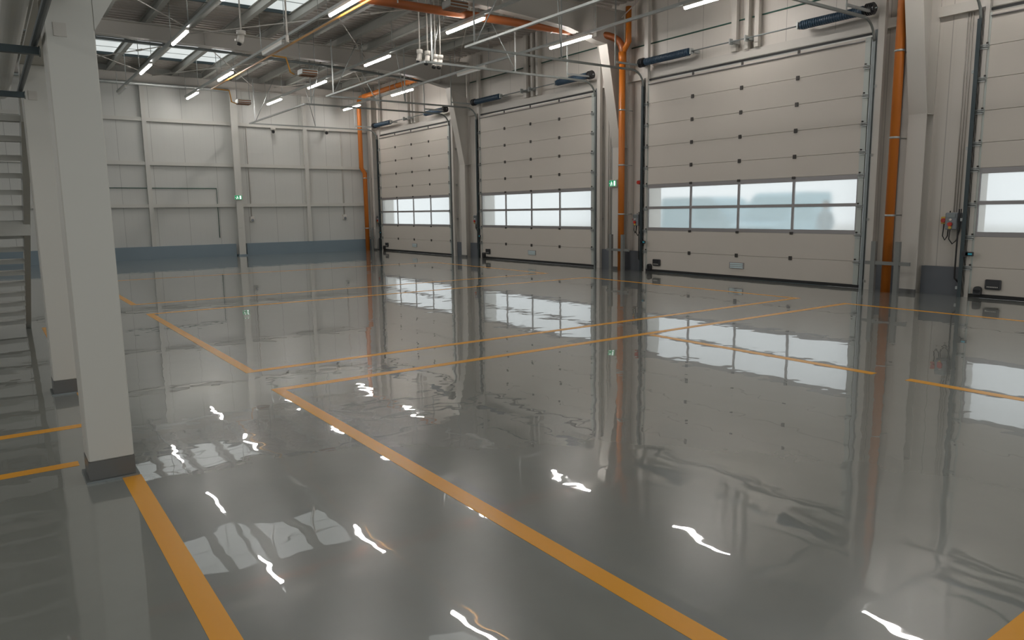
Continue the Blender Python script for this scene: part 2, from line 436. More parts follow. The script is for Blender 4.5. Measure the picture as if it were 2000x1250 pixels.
# ------------------------------------------------------------------ sectional doors
DN = ['pale sectional door in the far corner', 'pale sectional door, second from the far corner',
      'wide pale sectional door with bluish shapes behind its panes', 'pale sectional door closest to the viewpoint, cut by the picture edge']
y0 = DOORS[0]
d = thing('door_1', DN[0], 'door', (13.2, y0, 0), kind='structure')
def Y(s): return y0 - s
for k in range(9):
    za, zb = k * .5 + (.062 if k == 0 else 0), k * .5 + .5
    if k in (2, 3):
        g = MB()
        zlo, zhi = (1.0, 1.53) if k == 2 else (1.53, 2.1)
        wlo, whi = (1.075, 1.515) if k == 2 else (1.575, 2.012)
        g.box(13.175, 13.215, Y(-.02), Y(DW + .02), zlo, wlo).box(13.175, 13.215, Y(-.02), Y(DW + .02), whi, zhi)
        for q in range(5):
            c = DW * q / 4; hw = .022
            a0, a1 = (c - hw, c + hw) if 0 < q < 4 else ((-.02, .0) if q == 0 else (DW, DW + .02))
            g.box(13.175, 13.215, Y(a0), Y(a1), wlo, whi)
        fr = g.build('glazed_section', 'alu', d)
        for q in range(4):
            MB().box(13.19, 13.205, Y(DW * q / 4 + (.022 if q else 0)), Y(DW * (q + 1) / 4 - (.022 if q < 3 else 0)), wlo, whi).build('window_pane', 'pane', fr)
        continue
    if k == 1: zb = 1.0
    if k == 4: za = 2.1
    g = MB()
    g.prism([(13.178, za + .003), (13.1765, za + .008), (13.1765, zb - .008), (13.178, zb - .003), (13.21, zb), (13.21, za)], 1, Y(-.02), Y(DW + .02))
    g.build('panel_section', 'door', d)
for s in (-.07, DW + .07):
    g = MB()
    for k in range(9): g.box(13.172, 13.212, Y(s - .05), Y(s + .05), k * .5 + (.05 if k == 0 else 0), k * .5 + .498)
    g.build('end_cap_strip', 'zinc_w', d)
for q in (1, 2, 3):
    for k, z in enumerate((.5, 1.0, 2.09, 2.5, 3.0, 3.5, 4.0)):
        hgt = .04 if k not in (1, 2) else .025
        MB().bbox(13.155, 13.178, Y(DW * q / 4 - .035), Y(DW * q / 4 + .035), z - hgt, z + hgt, .004).build('hinge', 'hinge', d)
for s, sg in ((-.09, -1), (DW + .09, 1)):
    for k in range(1, 9):
        z = k * .5 if k not in (3, 4) else (1.53 if k == 3 else 2.09)
        g = MB().box(13.135, 13.172, Y(s - .06), Y(s + .06), z - .05, z - .035).box(13.135, 13.172, Y(s - .06), Y(s + .06), z + .005, z + .02)
        g.tube([(13.14, Y(s - .07), z - .015), (13.14, Y(s + .07), z - .015)], .012, 6)
        rb = g.build('roller_bracket', 'galv', d)
        MB().box(13.15, 13.171, Y(s - .05), Y(s + .05), z - .033, z + .003).box(13.14, 13.171, Y(s + (.03 if sg < 0 else -.05)), Y(s + (.05 if sg < 0 else -.03)), z - .03, z + .05).build('hinge_plate', 'hinge', rb)
MB().box(13.17, 13.215, Y(-.16), Y(DW + .16), 0.003, .062).build('bottom_seal', 'black', d)
vg = MB().box(13.165, 13.177, Y(2.45), Y(2.83), .215, .35).build('vent_plate', 'alu', d)
for k in range(3): MB().box(13.158, 13.166, Y(2.475), Y(2.805), .228 + k * .04, .254 + k * .04).build('louvre', 'louvre', vg)
lk = MB().bbox(13.13, 13.177, Y(.2), Y(.43), .155, .315, .01).build('handle_recess', 'blackp', d)
t = MB()
for k in range(7): t.box(13.127, 13.131, Y(.235 + k * .024), Y(.25 + k * .024), .19, .203)
t.build('lettering', 'white', lk)
MB().tube([(13.10, Y(.10), .14), (13.176, Y(.10), .14)], .055, 14).box(13.10, 13.176, Y(.045), Y(.155), .06, .14).build('cable_guard', 'blackp', d)
MB().tube([(13.15, Y(-.02), 4.44), (13.15, Y(DW + .02), 4.44)], .012, 6).build('top_seal', 'alu', d)
for q in (1, 2, 3): MB().bbox(13.165, 13.178, Y(DW * q / 4 - .03), Y(DW * q / 4 + .03), 4.45, 4.52, .004).build('top_bracket', 'hinge', d)
door_roots = [d]
for i in range(1, 4):
    c = copy_tree(d, dy=-BAY * i); c.name = 'door_%d' % (i + 1); c['label'] = DN[i]; door_roots.append(c)

# tracks: upright, bend, horizontal run into the hall, hung from the roof
def make_track(s, side):
    r = thing('door_track', 'x', 'door track', (13.12, Y(s), 0), 'door tracks')
    up = MB()
    fx = 13.09 if side == 0 else 13.13
    for (x0, x1, a, c) in ((fx, 13.17, s - .004, s + .004), (13.165, 13.175, s - .03, s + .03), (fx - .005, fx + .005, s - .03, s + .03)):
        up.box(x0, x1, Y(a), Y(c), 0.0, 4.42)
    up.box(13.15, 13.24, Y(s - .004), Y(s + .05), 0, 4.6)
    up.build('upright_rail', 'track' if side == 0 else 'track_l', r)
    pts = [(13.12, Y(s), 4.40)]
    for k in range(1, 7):
        a = math.pi / 2 * k / 6
        pts.append((13.12 - .36 * (1 - math.cos(a)), Y(s), 4.40 + .36 * math.sin(a)))
    MB().tube(pts, .024, 6).build('bend_rail', 'rail', r)
    MB().box(8.2, 12.78, Y(s - .022), Y(s + .022), 4.738, 4.782).build('horizontal_rail', 'rail', r)
    MB().box(12.2, 13.1, Y(s - .02), Y(s + .02), 4.86, 4.90).build('upper_rail', 'galv', r)
    for x in (8.35, 10.6, 12.2):
        MB().box(x - .018, x + .018, Y(s - .004), Y(s + .004), 4.79, 6.3).build('hanger_strap', 'galv', r)
    sg = 1 if side == 0 else -1
    for (xa, xb) in ((8.35, 8.95), (10.6, 10.05)):
        MB().tube([(xa, Y(s), 4.80), (xb, Y(s + .5 * sg), 6.3)], .013, 6).build('brace_strap', 'galv', r)
    for z in (.12, 1.25, 2.4, 3.6):
        MB().box(13.15, WX, Y(s - .02), Y(s + .09 if side else s - .09), z, z + .05).build('wall_bracket', 'galv', r)
    return r
tracks = [make_track(-.16, 0), make_track(DW + .20, 1)]
def end_bar():
    r = MB().box(8.14, 8.2, Y(-.2), Y(DW + .2), 4.74, 4.78).build('track_end_bar', 'galv')
    return tag(r, 'x', 'crossbar', 'track end bars')
eb = end_bar()
# torsion spring shaft
sp = thing('torsion_shaft', 'x', 'door spring', (13.0, Y(DW / 2), 4.93), 'torsion spring shafts')
MB().tube([(13.0, Y(-.28), 4.93), (13.0, Y(DW + .3), 4.93)], .014, 8).build('shaft', 'track_l', sp)
for a, c in ((.02, 1.34), (4.08, 5.3)):
    pts = []
    n = 60
    g = MB()
    g.tube([(13.0, Y(a), 4.93), (13.0, Y(c), 4.93)], .078, 16)
    for k in range(int((c - a) / .045)):
        yy = a + .02 + k * .045
        g.tube([(13.0, Y(yy), 4.93), (13.0, Y(yy + .026), 4.93)], .083, 16)
    g.build('spring', 'spring', sp)
for a in (-.16, 5.36):
    g = MB()
    for k in range(4):
        g.tube([(13.0, Y(a + k * .035), 4.93), (13.0, Y(a + k * .035 + .02), 4.93)], .105, 18)
    g.tube([(13.0, Y(a - .01), 4.93), (13.0, Y(a + .15), 4.93)], .075, 14)
    g.build('cable_drum', 'blackp', sp)
for a in (2.45, 2.83, 1.4, 4.02):
    MB().box(12.95, 13.05, Y(a - .012), Y(a + .012), 4.87, 4.99).box(13.05, 13.24, Y(a - .04), Y(a + .04), 4.9, 4.96).build('bearing_bracket', 'galv', sp)
# black rubber strip over the top of the leaf
hs = tag(MB().box(13.205, 13.238, Y(-.1), Y(DW + .1), 4.535, 4.575).build('head_seal', 'black'), 'x', 'door seal', 'head seals')
DL = ['the farthest door', 'the second farthest door', 'the wide bluish-paned door', 'the closest door']
for i in range(4):
    if i == 0: T = tracks + [eb, sp, hs]
    else: T = [copy_tree(o, dy=-BAY * i) for o in (tracks[0], tracks[1], eb, sp, hs)]
    T[0]['label'] = 'dark upright and overhead track on the far edge of ' + DL[i]
    T[1]['label'] = 'zinc upright and overhead track on the near edge of ' + DL[i]
    T[2]['label'] = 'overhead bar joining the track ends of ' + DL[i]
    T[3]['label'] = 'shaft with two blue torsion springs above ' + DL[i]
    T[4]['label'] = 'thin black seal strip along the top of ' + DL[i]

# door controls
def control(y0, i):
    q = DL[i]
    r = thing('door_control_box', 'grey control box with red button beside ' + q, 'control box', (13.2, y0 + .38, 1.1), 'door control boxes')
    a, c = y0 + .30, y0 + .48
    MB().bbox(13.13, WX, a, c, 1.11, 1.39, .012).build('casing', 'ctrl', r)
    MB().box(13.12, 13.131, a + .02, c - .02, 1.31, 1.37).build('display', 'cyan' if False else 'track_l', r)
    MB().tube([(13.09, (a + c) / 2, 1.20), (13.131, (a + c) / 2, 1.20)], .034, 14).build('stop_button', 'red', r)
    MB().tube([(13.115, (a + c) / 2, 1.275), (13.131, (a + c) / 2, 1.275)], .02, 12).build('push_button', 'white', r)
    MB().tube([(13.11, (a + c) / 2, 1.145), (13.131, (a + c) / 2, 1.145)], .024, 12).build('selector_knob', 'yellow', r)
    e = thing('emergency_stop', 'yellow box with red stop button left of controls by ' + q, 'emergency stop', (13.25, y0 + .55, 1.2), 'emergency stops')
    MB().bbox(13.27, WX, y0 + .51, y0 + .61, 1.20, 1.32, .01).build('casing', 'yellow', e)
    MB().tube([(13.235, y0 + .56, 1.26), (13.271, y0 + .56, 1.26)], .036, 14).build('button', 'red', e)
    pts = [(13.29, y0 + .56, 1.20), (13.26, y0 + .56, 1.0), (13.26, y0 + .52, .93), (13.26, y0 + .48, 1.0), (13.28, y0 + .47, 1.42)]
    tag(MB().tube(pts, .009, 6).build('control_cable', 'black'), 'black looped cable under the emergency stop by ' + q, 'cable', 'control cables')
    pts = [(13.2, y0 + .42, 1.11), (13.2, y0 + .43, .95), (13.2, y0 + .37, .87), (13.2, y0 + .31, .93), (13.24, y0 + .285, 1.1), (13.25, y0 + .285, 1.45)]
    tag(MB().tube(pts, .009, 6).build('control_cable', 'black'), 'black U-shaped cable under the control box by ' + q, 'cable', 'control cables')
    pts = [(13.14, y0 + .27, 1.45), (13.14, y0 + .27, .5), (13.14, y0 + .265, .3), (13.13, y0 + .2, .24)]
    tag(MB().tube(pts, .014, 6).build('supply_cable', 'black'), 'straight black cable running down to the floor beside ' + q, 'cable', 'supply cables')
    s = thing('track_sensor', 'black oval sensor with cyan mark on the track of ' + q, 'sensor', (13.07, y0 + .1, .72), 'track sensors')
    MB().tube([(13.05, y0 + .10, .72), (13.082, y0 + .10, .72)], .05, 16).bbox(13.05, 13.082, y0 - .03, y0 + .1, .685, .755, .01).build('casing', 'blackp', s)
    MB().box(13.044, 13.051, y0 - .01, y0 + .05, .705, .735).build('mark', 'cyan', s)
    for k, dy in enumerate((.36, .44, .40)):
        tag(MB().tube([(13.335, y0 + dy, 1.4), (13.335, y0 + dy, 4.6)], .008, 6).build('wall_conduit', 'conduit'),
            'thin %s conduit rising from the control box by %s' % (['near', 'far', 'middle'][k], q), 'conduit', 'control conduits')
for i in (3, 2, 1, 0): control(DOORS[i], i)
r = thing('alarm_beacon', 'red beacon on the wall above the control box by the wide middle door', 'beacon', (13.25, 13.12, 2.17))
MB().box(13.29, WX, 13.07, 13.17, 2.12, 2.22).build('base', 'blackp', r)
MB().tube([(13.21, 13.12, 2.17), (13.29, 13.12, 2.17)], .045, 14).build('lens', 'red', r)

# conduits on the near side of each door (three thin pipes next to the drain pipe)
for i in range(3):
    y = DOORS[i] - DW - .5
    for k in range(3):
        tag(MB().tube([(13.33, y - k * .07, .5), (13.33, y - k * .07, 4.55)], .014, 6).build('wall_conduit', 'conduit' if k < 2 else 'track_l'),
            '%s of three thin conduits between %s and its column' % (ORD[k], DL[i]), 'conduit', 'conduits by the columns')
for i, (ya, yb, z) in enumerate(((6.6, 13.5, 5.41), (13.95, 20.9, 5.66), (-.5, 6.2, 5.41))):
    tag(MB().tube([(13.335, ya, z), (13.335, yb, z)], .016, 6).build('wall_conduit', 'green'),
        ['green conduit high above the wide middle door', 'green conduit high above the second door', 'green conduit high above the closest door'][i], 'conduit', 'high green conduits')

# ------------------------------------------------------------------ orange drain pipes
def arc(p0, p1, p2, n=6):
    p0, p1, p2 = map(Vector, (p0, p1, p2))
    return [tuple(p0 * (1 - t) ** 2 + p1 * 2 * t * (1 - t) + p2 * t * t) for t in [k / n for k in range(n + 1)]]
def clamps(root, x, y, zs, r=.1):
    for z in zs:
        MB().tube([(x, y, z - .018), (x, y, z + .018)], r, 16).box(x, WX - .006, y - .01, y + .01, z - .01, z + .01).build('pipe_clamp', 'galv', root)
r = thing('drain_pipe', 'orange drain pipe rising past the wide door, nearest to the viewpoint', 'pipe', (12.95, 6.71, 0), 'orange drain pipes')
MB().tube([(12.95, 6.71, 0), (12.95, 6.71, 5.6)] + arc((12.95, 6.71, 5.6), (12.95, 6.71, 5.8), (12.8, 6.71, 5.82))[1:], .078, 16).build('pipe', 'brown', r)
clamps(r, 12.95, 6.71, (1.35, 2.68, 4.12), .085)
r = thing('drain_pipe', 'orange drain pipe left of the wide door with branch at roof', 'pipe', (12.98, 13.46, 0), 'orange drain pipes')
MB().tube([(12.98, 13.46, 0), (12.98, 13.46, 5.2)], .078, 16).build('pipe', 'brown', r)
MB().tube([(12.98, 13.46, 5.0), (12.98, 13.46, 5.28)], .095, 16).build('socket', 'brown', r)
MB().tube([(12.98, 13.46, 5.2)] + arc((12.98, 13.46, 5.35), (12.95, 13.5, 5.72), (12.5, 13.98, 5.72)) + [(6.0, 14.0, 5.68), (-1.0, 14.0, 5.70)], .085, 16).build('overhead_pipe', 'brown_d', r)
MB().tube([(12.98, 13.46, 5.25), (13.02, 13.3, 5.5), (13.02, 13.3, 6.3)], .07, 14).build('branch', 'brown', r)
clamps(r, 12.98, 13.46, (1.40, 2.6, 3.92), .085)
for x in (11.2, 9.2, 7.2, 5.0):
    MB().tube([(x - .015, 14.0, 5.705), (x + .015, 14.0, 5.705)], .093, 16).box(x - .012, x + .012, 13.995, 14.005, 5.78, 6.3).build('pipe_clamp', 'galv', r)
r = thing('drain_pipe', 'orange drain pipe standing in the far corner of the hall', 'pipe', (12.62, 27.95, 0), 'orange drain pipes')
MB().tube([(12.72, 27.95, 0), (12.72, 27.95, 3.1), (12.58, 27.95, 3.3), (12.58, 27.95, 5.6)] + arc((12.58, 27.95, 5.7), (12.58, 27.95, 6.02), (12.58, 27.6, 6.02))[1:] + [(12.58, 22.3, 6.03)], .085, 16).build('pipe', 'brown', r)
clamps(r, 12.72, 27.95, (.9, 2.9), .1)
for y in (26.5, 24.6, 22.8):
    MB().tube([(12.58, y - .015, 6.03), (12.58, y + .015, 6.03)], .1, 16).box(12.57, 12.59, y - .01, y + .01, 6.1, 6.3).build('pipe_clamp', 'galv', r)

# pipe protection frames
def guard(y, nm):
    r = thing('pipe_guard', 'grey steel H-shaped guard frame around ' + nm, 'guard frame', (12.8, y, 0), 'pipe guard frames')
    for dy in (.22, -.2):
        m = MB(); a = y + dy
        m.box(12.78, 12.79, a - .04, a + .04, 0, .9).box(12.79, 12.85, a - .04, a - .03, 0, .9).box(12.79, 12.85, a + .03, a + .04, 0, .9)
        m.build('post', 'greysteel', r)
    MB().box(12.79, 12.83, y - .42, y + .36, .49, .55).build('crossbar', 'greysteel', r)
guard(6.66, 'the closest orange pipe'); guard(13.42, 'the orange pipe left of the wide door'); guard(27.9, 'the corner pipe')

# exit signs
def exit_sign(loc, facing, label):
    r = thing('exit_sign', label, 'exit sign', loc, 'exit signs')
    x, y, z = loc
    def bx(m, u0, u1, d0, d1, z0, z1):
        if facing == 'y': m.box(x + u0, x + u1, y - d0, y - d1, z + z0, z + z1)
        else: m.box(x - d0, x - d1, y - u0, y - u1, z + z0, z + z1)
        return m
    bx(MB(), -.14, .14, 0, .05, -.085, .085).build('housing', 'white', r)
    face = bx(MB(), -.13, .13, .05, .055, -.075, .075).build('green_face', 'exit', r)
    k = MB()
    bx(k, -.05, -.03, .055, .058, .03, .05); bx(k, -.06, -.025, .055, .058, -.02, .028); bx(k, -.08, -.055, .055, .058, -.06, -.02)
    bx(k, -.03, -.005, .055, .058, -.055, -.02); bx(k, -.025, .005, .055, .058, .0, .012)
    bx(k, .04, .1, .055, .058, -.06, .06); bx(k, -.12, -.09, .055, .058, -.006, .006)
    k.build('pictogram', 'exit_w', face)
exit_sign((13.06, 13.80, 2.17), 'x', 'green lit exit sign on the wall column left of the wide door')
exit_sign((7.72, 28.1, 2.14), 'y', 'green lit exit sign on the middle column of the end wall')

# end wall fittings
m = MB().tube([(3.0, 28.37, 2.47), (7.05, 28.37, 2.47), (7.05, 28.37, .68)], .014, 6).build('wall_conduit', 'green')
tag(m, 'thin green conduit bending down on the end wall', 'conduit')
for i, (x, z) in enumerate(((9.18, 4.57), (11.27, 4.63))):
    r = thing('dome_camera', 'small dark dome camera on the end wall %s' % ['beside the middle column', 'towards the orange corner pipe'][i], 'camera', (x, 28.2, z), 'dome cameras')
    MB().tube([(x, 28.4, z + .12), (x, 28.15, z + .12)], .03, 8).tube([(x, 28.15, z + .05), (x, 28.15, z + .14)], .09, 14).build('bracket', 'white', r)
    MB().sphere((x, 28.15, z), .06, 14, 8).build('dome', 'blackp', r)
for i, (x, z) in enumerate(((8.25, 1.34), (11.94, 1.36))):
    r = thing('socket_box', 'white socket box low on the end wall %s' % ['beside the middle column', 'near the corner pipe'][i], 'socket box', (x, 28.35, z), 'wall socket boxes')
    MB().bbox(x - .07, x + .07, 28.3, LY, z - .1, z + .1, .01).build('casing', 'white', r)
    MB().tube([(x, 28.27, z - .04), (x, 28.3, z - .04)], .05, 12).build('outlet', 'ctrl', r)
    MB().tube([(x, 28.38, z + .1), (x, 28.38, 4.7)], .02, 6).build('riser_conduit', 'conduit', r)
tag(MB().tube([(-2, 28.0, 5.9), (7.6, 28.0, 5.92)], .06, 12).build('overhead_duct', 'galv'), 'pale round duct along the top of the end wall', 'duct')

# ------------------------------------------------------------------ suspended light lines
ROWS = [(11.82, 'row nearest the doors'), (8.87, 'second row from the doors'), (6.12, 'row along the yellow gas pipe'), (4.02, 'row farthest from the doors')]
YC = [26.9, 22.75, 18.43, 14.05, 9.75, 5.45]
UNLIT = {(0, 2), (2, 2), (1, 4), (3, 0)}
br = thing('tube_light', 'x', 'light', (0, 0, 0), 'suspended tube lights')
MB().box(-.035, .035, -.76, .76, .0, .05).build('housing', 'white', br)
MB().prism([(-.03, .0), (-.03, -.03), (-.018, -.045), (.018, -.045), (.03, -.03), (.03, .0)], 1, -.74, .74).build('diffuser', 'tube', br)
first = True
for ri, (x, rn) in enumerate(ROWS):
    r = thing('light_rail', 'long thin mounting rail of tube lights, ' + rn, 'light rail', (x, 14, 5.57), 'light rails')
    MB().box(x - .03, x + .03, -4.2, 27.9, 5.551, 5.61).build('rail', 'galv', r)
    for yc in YC:
        for dy in (-.9, .9):
            if yc > 7: MB().tube([(x, yc + dy, 5.61), (x, yc + dy, 6.52)], .009, 5).build('hanger_wire', 'galv', r)
    for k, yc in enumerate(YC):
        lit = (ri, k) not in UNLIT
        if k == 5 and ri != 0: continue
        lab = '%s tube light, %s from the end wall, %s' % ('lit' if lit else 'unlit', ORD[k], rn)
        if first and lit: o = br; o.location = (x, yc, 5.5); first = False
        else:
            o = copy_tree(br, swap=None if lit else {M['tube']: M['tube_off']}); o.location = (x, yc, 5.5)
        o['label'] = lab
# the same tube lights carry on behind the viewpoint
for x, rn in ROWS:
    for yc in (5.45, 1.1, -3.2):
        if yc == 5.45 and x > 11: continue
        ld = bpy.data.lights.new('tube_lamp', 'AREA'); ld.shape = 'RECTANGLE'; ld.size = .06; ld.size_y = 1.48
        ld.energy = 30 * math.pi * .06 * 1.48 * .9; ld.color = (1.0, .955, .915)
        lo = bpy.data.objects.new('tube_lamp', ld); lo.location = (x, yc, 5.45); COL.objects.link(lo)

for x, y in ((-1.6, 5.6), (-1.6, 1.6), (-4.6, 5.6), (-4.6, 1.6), (-1.6, -2.0)):  # unseen fill lamps added under the mezzanine to brighten the left side
    ld = bpy.data.lights.new('fill_lamp', 'AREA'); ld.shape = 'RECTANGLE'; ld.size = .1; ld.size_y = 1.48
    ld.energy = 9; ld.color = (1.0, .955, .915)
    lo = bpy.data.objects.new('fill_lamp', ld); lo.location = (x, y, 3.06); COL.objects.link(lo)

# gas pipe with heaters
g = thing('gas_pipe', 'long yellow gas pipe under the roof along a light row', 'pipe', (6.345, 14, 5.5))
MB().tube([(6.345, -4, 5.5), (6.345, 25.3, 5.5)], .024, 10).build('pipe', 'gas', g)
MB().tube([(6.345, 25.2, 5.5), (6.9, 25.3, 5.5), (6.95, 25.3, 5.15), (7.1, 25.3, 5.1)], .018, 8).build('branch', 'gas', g)
MB().tube([(6.345, 19.3, 5.5), (6.75, 19.35, 5.5), (6.85, 19.35, 5.15), (6.95, 19.35, 5.1)], .018, 8).build('branch', 'gas', g)
for y in (8, 12, 16, 20, 24): MB().tube([(6.345, y, 5.52), (6.345, y, 6.3)], .006, 5).build('hanger_rod', 'galv', g)
for i, (x, y, z, k) in enumerate(((7.3, 19.32, 5.12, 1.0), (7.32, 25.28, 5.12, 1.0), (8.05, 13.1, 5.52, 1.0))):
    r = thing('radiant_heater', 'brown-faced ceramic gas heater hanging ' + ['in the middle bay', 'near the end wall', 'overhead in front of the orange pipe'][i], 'heater', (x, y, z), 'ceramic heaters')
    MB().bbox(x - .22, x + .22, y - .16, y + .16, z - .02, z + .12, .015).build('housing', 'galv', r)
    for j in range(3):
        a = x - .2 + j * .137
        MB().box(a, a + .125, y - .14, y + .14, z - .035, z - .02).build('ceramic_tile', 'ceram', r)
    MB().box(x - .2, x + .2, y - .175, y - .161, z + .0, z + .03).box(x - .2, x + .2, y - .175, y - .161, z + .06, z + .09).build('front_grille', 'ceram', r)
    for dx in (-.2, .2): MB().tube([(x + dx, y, z + .12), (x + dx, y, 6.3)], .007, 5).build('hanger_rod', 'track_l', r)

# pendant sockets
def pendant(x, y, z, ztop, label, single=False):
    r = thing('pendant_socket', label, 'pendant socket', (x, y, z), 'pendant sockets')
    MB().tube([(x, y, z + .12), (x, y, ztop)], .016, 8).build('rod', 'white', r)
    MB().tube([(x, y, z + .04), (x, y, z + .13)], .095 if single else .068, 18).build('junction_box', 'white', r)
    MB().tube([(x, y, z + .04), (x - .03, y - .02, z - .08), (x - .06, y - .03, z - .14)], .07 if single else .058, 14).build('socket_body', 'white', r)
    MB().tube([(x - .06, y - .03, z - .14), (x - .07, y - .035, z - .17)], .045, 12).build('outlet', 'blackp', r)
    if single: MB().box(x - .14, x - .05, y - .05, y + .0, z - .1, z - .06).build('flap', 'white', r)
pendant(4.91, 16.8, 5.3, 6.5, 'white pendant socket hanging alone under the roof light', True)
for i, (x, y, dz) in enumerate(((8.31, 15.08, .05), (8.46, 14.99, .02), (8.62, 14.93, -.05), (8.72, 14.88, -.06))):
    pendant(x, y, 4.93 + dz, 6.5, 'white pendant socket, %s from the end wall in the cluster of four' % ORD[i])
tag(MB().tube([(5.6, 15.9, 5.15), (5.6, 15.9, 6.5)], .02, 8).tube([(5.6, 15.9, 5.1), (5.6, 15.9, 5.25)], .035, 10).build('pendant_conduit', 'white'), 'short white tube hanging beside the yellow gas pipe', 'conduit')

# roof cross bracing and trays
BR = [((3.19, 18.53), (4.9, 20.9)), ((2.4, 24.1), (5.2, 28.0)), ((5.08, 27.69), (8.9, 21.4)), ((4.8, 20.8), (9.6, 14.1)),
      ((7.2, 17.0), (9.69, 20.95)), ((5.2, 21.3), (8.6, 28.1)), ((2.2, 26.3), (4.9, 21.3)), ((9.6, 20.9), (12.9, 14.0)), ((9.2, 14.2), (12.8, 20.7)), ((9.3, 21.4), (12.9, 27.8)), ((9.2, 27.8), (12.6, 21.5)), ((9.0, 13.5), (12.8, 7.0)), ((9.2, 6.8), (12.9, 13.4))]
BW = ['ending left of the near roof light', 'rising beside the end wall duct', 'crossing under the roof light by the end wall', 'crossing the near roof light', 'right of the near roof light',
      'by the yellow gas pipe end', 'over the square columns', 'from the middle rafter to the wide door column', 'from the second column to the pendant cluster', 'towards the corner drain pipe', 'towards the second door column', 'over the wide door, first of pair', 'over the wide door, second of pair']
for bi, ((a, c), nm) in enumerate(zip(BR, BW)):
    bz = 6.23 - .033 * (bi % 7)
    m = MB().tube([(a[0], a[1], bz), (c[0], c[1], bz)], .013, 6)
    k = (Vector((*a, bz)) * .35 + Vector((*c, bz)) * .65)
    dd = (Vector((*c, bz)) - Vector((*a, bz))).normalized() * .12
    m.tube([k - dd, k + dd], .026, 6)
    tag(m.build('brace_rod', 'conduit'), 'thin diagonal roof brace rod ' + nm, 'brace rod', 'roof brace rods')
tag(MB().tube([(1.0, 21.5, 5.93), (5.5, 21.5, 5.915), (9.7, 21.5, 5.80), (12.0, 21.5, 5.66)], .035, 8).build('overhead_conduit', 'track_l'), 'dark conduit running under the far rafter', 'conduit')
tag(MB().box(1.0, 12.0, 21.30, 21.36, 5.95, 5.965).box(1.0, 12.0, 21.36, 21.365, 5.95, 5.99).build('cable_tray', 'galv'), 'pale cable tray beside the far rafter', 'cable tray')

# ------------------------------------------------------------------ left side: square columns, pipes, stair, mezzanine
for i, y in enumerate((4.71, 7.31)):
    r = thing('mezzanine_column', ['big square pale column close to the viewpoint', 'square pale column partly hidden behind the near one'][i], 'column', (.477, y, 0), 'mezzanine columns')
    MB().bbox(.36, .595, y, y + .24, .12, 2.75, .006).build('shaft', 'steel', r)
    MB().box(.358, .597, y - .002, y + .242, .012, .12).build('painted_base', 'colbase', r)
    MB().box(.34, .615, y - .02, y + .26, 0, .012).build('base_plate', 'track_l', r)
    MB().prism([(.595, 2.52), (.595, 3.1), (.93, 3.1)], 1, y, y + .24).build('haunch', 'steel', r)
    MB().box(.40, .46, y - .006, y, 2.47, 2.54).build('shadow_patch', 'rafter', r)  # thin darker plate standing in for a rectangular shadow patch
r = thing('mezzanine_beam', 'pale steel edge beam across the tops of the square columns', 'beam', (.477, 4, 2.75))
MB().box(.36, .595, -4, 7.6, 2.75, 2.77).box(.36, .595, -4, 7.6, 3.08, 3.10).box(.47, .485, -4, 7.6, 2.77, 3.08).build('beam_section', 'steel', r)
tag(MB().box(XL, .6, -4, 7.6, 3.1, 3.26).build('mezzanine_slab', 'steel'), 'mezzanine floor deck above the square columns', 'floor deck', kind='structure')
tag(MB().tube([(.235, -2, 2.63), (.235, 8.1, 2.63)], .07, 18).build('insulated_pipe', 'sleeve'), 'silver insulated pipe running under the mezzanine', 'pipe')
tag(MB().tube([(.325, -2, 2.475), (.325, 7.15, 2.475)], .019, 10).build('dark_pipe', 'track'), 'thin dark pipe beside the near square column', 'pipe')
for i, y in enumerate((5.0, 6.8)):
    r = thing('pipe_hanger', 'dark strut hanger under the silver pipe, %s' % ['nearer the viewpoint', 'farther back'][i], 'hanger', (0, y, 2.5), 'pipe hangers')
    MB().box(-.3, .345, y - .02, y + .02, 2.415, 2.455).build('strut', 'track', r)
    MB().tube([(.345, y, 2.435), (.352, y, 2.435)], .03, 10).build('end_cap', 'track_l', r)
    MB().tube([(.13, y, 2.455), (.13, y, 3.1)], .006, 6).build('threaded_rod', 'galv', r)
    MB().tube([(-.26, y, 2.455), (-.26, y, 3.1)], .006, 6).build('threaded_rod', 'galv', r)
st = thing('steel_stair', 'grey open steel stair climbing behind the square columns', 'stair', (-.3, 12.1, 0))
RI, GO, B0 = .149, .273, 12.08
for i in range(1, 17):
    yy, zz = B0 - GO * i, RI * i
    MB().box(-1.0, .345, yy - .02, yy + .24, zz - .035, zz).box(-1.0, .345, yy - .022, yy - .018, zz - .05, zz).build('tread', 'stair', st)
for x in (.345, -1.06):
    n0, n1 = 0.0, 16.4
    p = [(B0 + .25, 0), (B0 + .02, 0), (B0 - GO * n1, RI * n1 - .12), (B0 - GO * n1, RI * n1 + .1)]
    MB().prism(p, 0, x, x + .06).build('stringer', 'stair', st)
MB().box(-1.06, .40, 9.30, 9.40, 1.33, 1.48).build('cross_beam', 'stair', st)
for x in (-1.03,):
    MB().tube([(x, B0, .95), (x, B0 - GO * 16, RI * 16 + .95)], .02, 8).build('handrail', 'stair', st)
    MB().tube([(x, B0, .5), (x, B0 - GO * 16, RI * 16 + .5)], .014, 8).build('knee_rail', 'stair', st)
    for i in (0, 5, 10, 15): MB().tube([(x, B0 - GO * i, RI * i), (x, B0 - GO * i, RI * i + .95)], .018, 8).build('baluster', 'stair', st)

